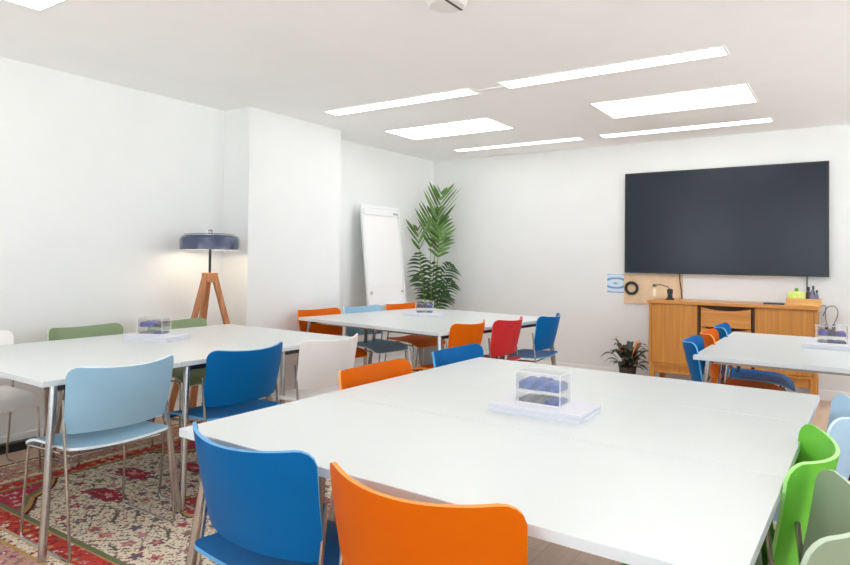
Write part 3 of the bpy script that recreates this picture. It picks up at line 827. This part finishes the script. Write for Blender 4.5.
# small black box on the floor by the left wall
t = thing('power_strip', 'black power strip on the floor against the left wall', 'power strip', (-4.485, 1.98, 0))
bm = bmesh.new(); box(bm, -.03, .03, -.2, .12, 0, .055, .005); mesh('strip_body', bm, M_BLACK, t)
M_OUT = mat('dark_grey_outlet', (.06, .06, .06, 1), .5)
for k in range(4):
    bm = bmesh.new(); box(bm, -.02, .02, -.17 + k * .07, -.13 + k * .07, .0552, .058); mesh('outlet', bm, M_OUT, t)

# ------------------------------------------------------------------ rugs
def rug(name, label, x0, x1, y0, y1, step, fn, thick=.008):
    nx, ny = int((x1 - x0) / step), int((y1 - y0) / step)
    vs, fs, cols = [], [], []
    for j in range(ny + 1):
        for i in range(nx + 1):
            vs.append((x0 + (x1 - x0) * i / nx, y0 + (y1 - y0) * j / ny, thick))
    for j in range(ny):
        for i in range(nx):
            a = j * (nx + 1) + i
            fs.append((a, a + 1, a + nx + 2, a + nx + 1))
            cols.append(fn((i + .5) / nx * (x1 - x0), (j + .5) / ny * (y1 - y0), x1 - x0, y1 - y0))
    nf = len(fs)
    # sides
    b = len(vs)
    vs += [(x0, y0, 0), (x1, y0, 0), (x1, y1, 0), (x0, y1, 0)]
    c = [0, nx, (ny + 1) * (nx + 1) - 1, ny * (nx + 1)]
    e0 = [i for i in range(nx + 1)]; e1 = [j * (nx + 1) + nx for j in range(ny + 1)]; e2 = [ny * (nx + 1) + i for i in range(nx, -1, -1)]; e3 = [j * (nx + 1) for j in range(ny, -1, -1)]
    for k, e in enumerate((e0, e1, e2, e3)):
        fs.append(tuple([b + k, b + (k + 1) % 4] + e[::-1])); cols.append((.35, .2, .16))
    me = bpy.data.meshes.new(name); me.from_pydata(vs, [], fs)
    at_ = me.color_attributes.new('weave', 'FLOAT_COLOR', 'CORNER')
    for p in me.polygons:
        cc = cols[p.index]
        for li in p.loop_indices: at_.data[li].color = (cc[0], cc[1], cc[2], 1)
    m = mat(name + '_wool', (.5, .3, .25, 1), .95, spec=.1)
    nt = m.node_tree; bs = nt.nodes['Principled BSDF']
    ca = nt.nodes.new('ShaderNodeVertexColor'); ca.layer_name = 'weave'
    nz = nt.nodes.new('ShaderNodeTexNoise'); nz.inputs['Scale'].default_value = 90; nz.inputs['Detail'].default_value = 3
    tc = nt.nodes.new('ShaderNodeTexCoord'); nt.links.new(tc.outputs['Object'], nz.inputs['Vector'])
    rp = nt.nodes.new('ShaderNodeValToRGB'); rp.color_ramp.elements[0].color = (.75, .74, .73, 1); rp.color_ramp.elements[0].position = .3; rp.color_ramp.elements[1].color = (1, 1, 1, 1); rp.color_ramp.elements[1].position = .7
    nt.links.new(nz.outputs['Fac'], rp.inputs[0])
    mx = nt.nodes.new('ShaderNodeMix'); mx.data_type = 'RGBA'; mx.blend_type = 'MULTIPLY'; mx.inputs[0].default_value = 1
    nt.links.new(ca.outputs[0], mx.inputs[6]); nt.links.new(rp.outputs[0], mx.inputs[7]); nt.links.new(mx.outputs[2], bs.inputs['Base Color'])
    me.materials.append(m)
    o = link(bpy.data.objects.new(name, me)); tag(o, label, 'rug'); return o

C = lambda r, g, b: srgb(r, g, b)[:3]
IV, CR, RD, DK, NV, GO, GN, PK, TN = C(232, 218, 196), C(178, 52, 70), C(196, 60, 52), C(92, 36, 40), C(78, 74, 96), C(188, 150, 96), C(118, 124, 92), C(214, 140, 140), C(196, 170, 140)
def hsh(a, b, k=0):
    n = math.sin(a * 127.1 + b * 311.7 + k * 74.7) * 43758.5453
    return n - math.floor(n)
def flowers(x, y, cell, bg, pal, leafc, dens=.8, seed=0):
    ci, cj = math.floor(x / cell), math.floor(y / cell)
    best = None
    for di in (-1, 0, 1):
        for dj in (-1, 0, 1):
            a, b = ci + di, cj + dj
            if hsh(a, b, seed) > dens: continue
            fx = (a + .5 + .5 * (hsh(a, b, seed + 1) - .5)) * cell; fy = (b + .5 + .5 * (hsh(a, b, seed + 2) - .5)) * cell
            dx, dy = x - fx, y - fy
            r = math.hypot(dx, dy) / cell; th = math.atan2(dy, dx) + hsh(a, b, seed + 3) * 6
            pet = .30 + .09 * math.cos(5 * th)
            if r < .10: return pal[int(hsh(a, b, seed + 5) * 97) % len(pal)]
            if r < pet * .62: return pal[int(hsh(a, b, seed + 4) * 89) % len(pal)]
            if r < pet * .80: best = pal[int(hsh(a, b, seed + 6) * 83) % len(pal)]
            elif r < pet + .06 and best is None: best = bg if bg is not None else IV
    if best is not None: return best
    # vine lines
    v = math.sin(x / cell * 2.9 + 1.7 * math.sin(y / cell * 2.1)) * math.sin(y / cell * 3.3 + 1.3 * math.sin(x / cell * 1.9))
    if abs(v) < (.11 if bg is not None else .05): return leafc
    if bg is not None and hsh(math.floor(x / cell * 4), math.floor(y / cell * 4), seed + 9) < .10: return leafc
    return bg
def persian(x, y, W, Hh):
    d = min(x, y, W - x, Hh - y)
    # coordinate along the border
    s = y if min(x, W - x) < min(y, Hh - y) else x
    if d < .02: return DK
    if d < .055: return flowers(s, d, .035, IV, [RD, NV, GN], GO, .8, 3)
    if d < .07: return GO
    if d < .27: return flowers(s + .13, d, .07, C(196, 150, 136), [IV, C(110, 104, 124), PK, C(180, 70, 76), TN], C(150, 120, 110), .95, 11)
    if d < .285: return GO
    if d < .33: return flowers(s, d, .045, IV, [NV, RD, GN, PK], TN, .9, 17)
    if d < .345: return TN
    if d < .44: return flowers(s, d - .345, .065, C(200, 74, 64), [IV, GO, PK, C(120, 100, 110)], C(150, 56, 56), .95, 23)
    if d < .455: return GO
    if d < .475: return GN
    # field
    cx, cy = x - W / 2, y - Hh / 2
    hw, hh = W / 2 - .475, Hh / 2 - .475
    ax, ay = abs(cx) / hw, abs(cy) / hh
    lobe = .035 * abs(math.sin(8 * math.atan2(cy / hh, cx / hw)))
    e = ax * .80 + ay * .55 + lobe
    if e > 1.13: return flowers(x, y, .07, C(186, 70, 86), [PK, IV, C(130, 60, 72), C(130, 110, 130), C(206, 120, 124)], C(168, 60, 78), .9, 31)
    if e > 1.10: return GN
    if e > 1.07: return GO
    if e > 1.05: return DK
    # medallion
    r = math.hypot(cx / (hw * .17), cy / (hh * .34)) + .06 * math.cos(8 * math.atan2(cy, cx))
    if r < .2: return flowers(x, y, .045, C(120, 108, 120), [IV, PK, GO], TN, .9, 41)
    if r < .85: return flowers(x, y, .05, C(176, 72, 74), [IV, C(120, 100, 112), GO, PK], C(140, 70, 70), .9, 43)
    if r < .95: return GO
    if r < 1.0: return NV
    # large rosettes scattered in the ivory ground
    for (rx, ry) in ((.52, .42), (.52, -.42), (-.52, .42), (-.52, -.42), (.72, 0), (-.72, 0)):
        q = math.hypot((cx - rx * hw) / .15, (cy - ry * hh) / .062)
        q += .10 * math.cos(9 * math.atan2((cy - ry * hh) * 2, cx - rx * hw))
        if q < .25: return C(214, 150, 146)
        if q < .85: return flowers(x, y, .04, C(176, 62, 72), [C(208, 130, 130), C(130, 60, 72), IV], C(150, 60, 70), .9, 71)
        if q < 1.0: return C(120, 96, 104)
    big = flowers(x, y, .125, None, [C(172, 84, 86), C(112, 104, 118), C(206, 150, 140), C(146, 120, 118), C(128, 124, 104)], C(112, 100, 96), .80, 83)
    if big is not None: return big
    return flowers(x, y, .046, IV, [C(168, 130, 126), C(124, 116, 124), C(212, 164, 152), C(178, 90, 92), C(140, 136, 114), TN, C(238, 226, 204)], C(158, 142, 126), .95, 51)
rug('patterned_rug', 'red and ivory patterned rug under the left table and the pale blue chair', -4.20, -1.25, 1.03, 3.25, .0085, persian)
def maroon(x, y, W, Hh):
    d = min(x, y, W - x, Hh - y)
    if d < .03: return C(60, 30, 30)
    if d < .06: return C(96, 56, 50)
    if d < .25: return flowers(x, y, .10, C(78, 34, 36), [C(96, 50, 50), C(60, 26, 30), C(110, 70, 60)], C(64, 30, 32), .8, 61)
    return flowers(x, y, .16, C(84, 32, 36), [C(100, 44, 46), C(66, 26, 32)], C(74, 30, 34), .7, 67)
rug('dark_rug', 'dark maroon rug at the right edge of the photo, behind the ice blue chair', -.06, 2.3, 3.0, 6.15, .03, maroon)

# ------------------------------------------------------------------ light from outside
w = bpy.data.worlds.new('daylight'); S.world = w; w.use_nodes = True
nt = w.node_tree; bg = nt.nodes['Background']; bg.inputs[1].default_value = 1.0
tc = nt.nodes.new('ShaderNodeTexCoord'); sx_ = nt.nodes.new('ShaderNodeSeparateXYZ'); mr = nt.nodes.new('ShaderNodeMapRange')
mr.inputs['From Min'].default_value = -.12; mr.inputs['From Max'].default_value = .08
mxw = nt.nodes.new('ShaderNodeMix'); mxw.data_type = 'RGBA'
mxw.inputs[6].default_value = (8.2, 8.6, 8.6, 1)      # glow below the horizon, added to brighten the ceiling
mxw.inputs[7].default_value = (2.5, 2.95, 3.5, 1)      # sky
nt.links.new(tc.outputs['Generated'], sx_.inputs[0]); nt.links.new(sx_.outputs['Z'], mr.inputs['Value'])
nt.links.new(mr.outputs['Result'], mxw.inputs[0]); nt.links.new(mxw.outputs[2], bg.inputs[0])

# ------------------------------------------------------------------ camera
f, yaw, pitch, roll, pcx, pcy = 637.246873, .590461031, .0164824629, .0105982556, 425.933384, 248.039977
cy_, sy_ = math.cos(yaw), math.sin(yaw)
F = Vector((-sy_ * math.cos(pitch), cy_ * math.cos(pitch), math.sin(pitch)))
r0 = Vector((cy_, sy_, 0)); u0 = r0.cross(F)
r = r0 * math.cos(roll) + u0 * math.sin(roll); u = -r0 * math.sin(roll) + u0 * math.cos(roll)
cam = bpy.data.cameras.new('camera'); co = bpy.data.objects.new('camera', cam); COL.objects.link(co)
Mc = Matrix((r, u, -F)).transposed().to_4x4(); Mc.translation = Vector((0, 0, 1.265)); co.matrix_world = Mc
cam.sensor_fit = 'HORIZONTAL'; cam.sensor_width = 36; cam.lens = f * 36 / 850
cam.shift_x = -(pcx - 425) / 850; cam.shift_y = (pcy - 282.5) / 850
cam.clip_start = .05
S.camera = co

S.cycles.max_bounces = 12; S.cycles.diffuse_bounces = 8; S.cycles.transparent_max_bounces = 24; S.cycles.glossy_bounces = 4
S.cycles.sample_clamp_indirect = 8
try: S.cycles.use_denoising = True
except Exception: pass
S.view_settings.view_transform = 'Standard'; S.view_settings.look = 'None'
S.view_settings.exposure = 0.34; S.view_settings.gamma = 1.0; S.view_settings.use_curve_mapping = False
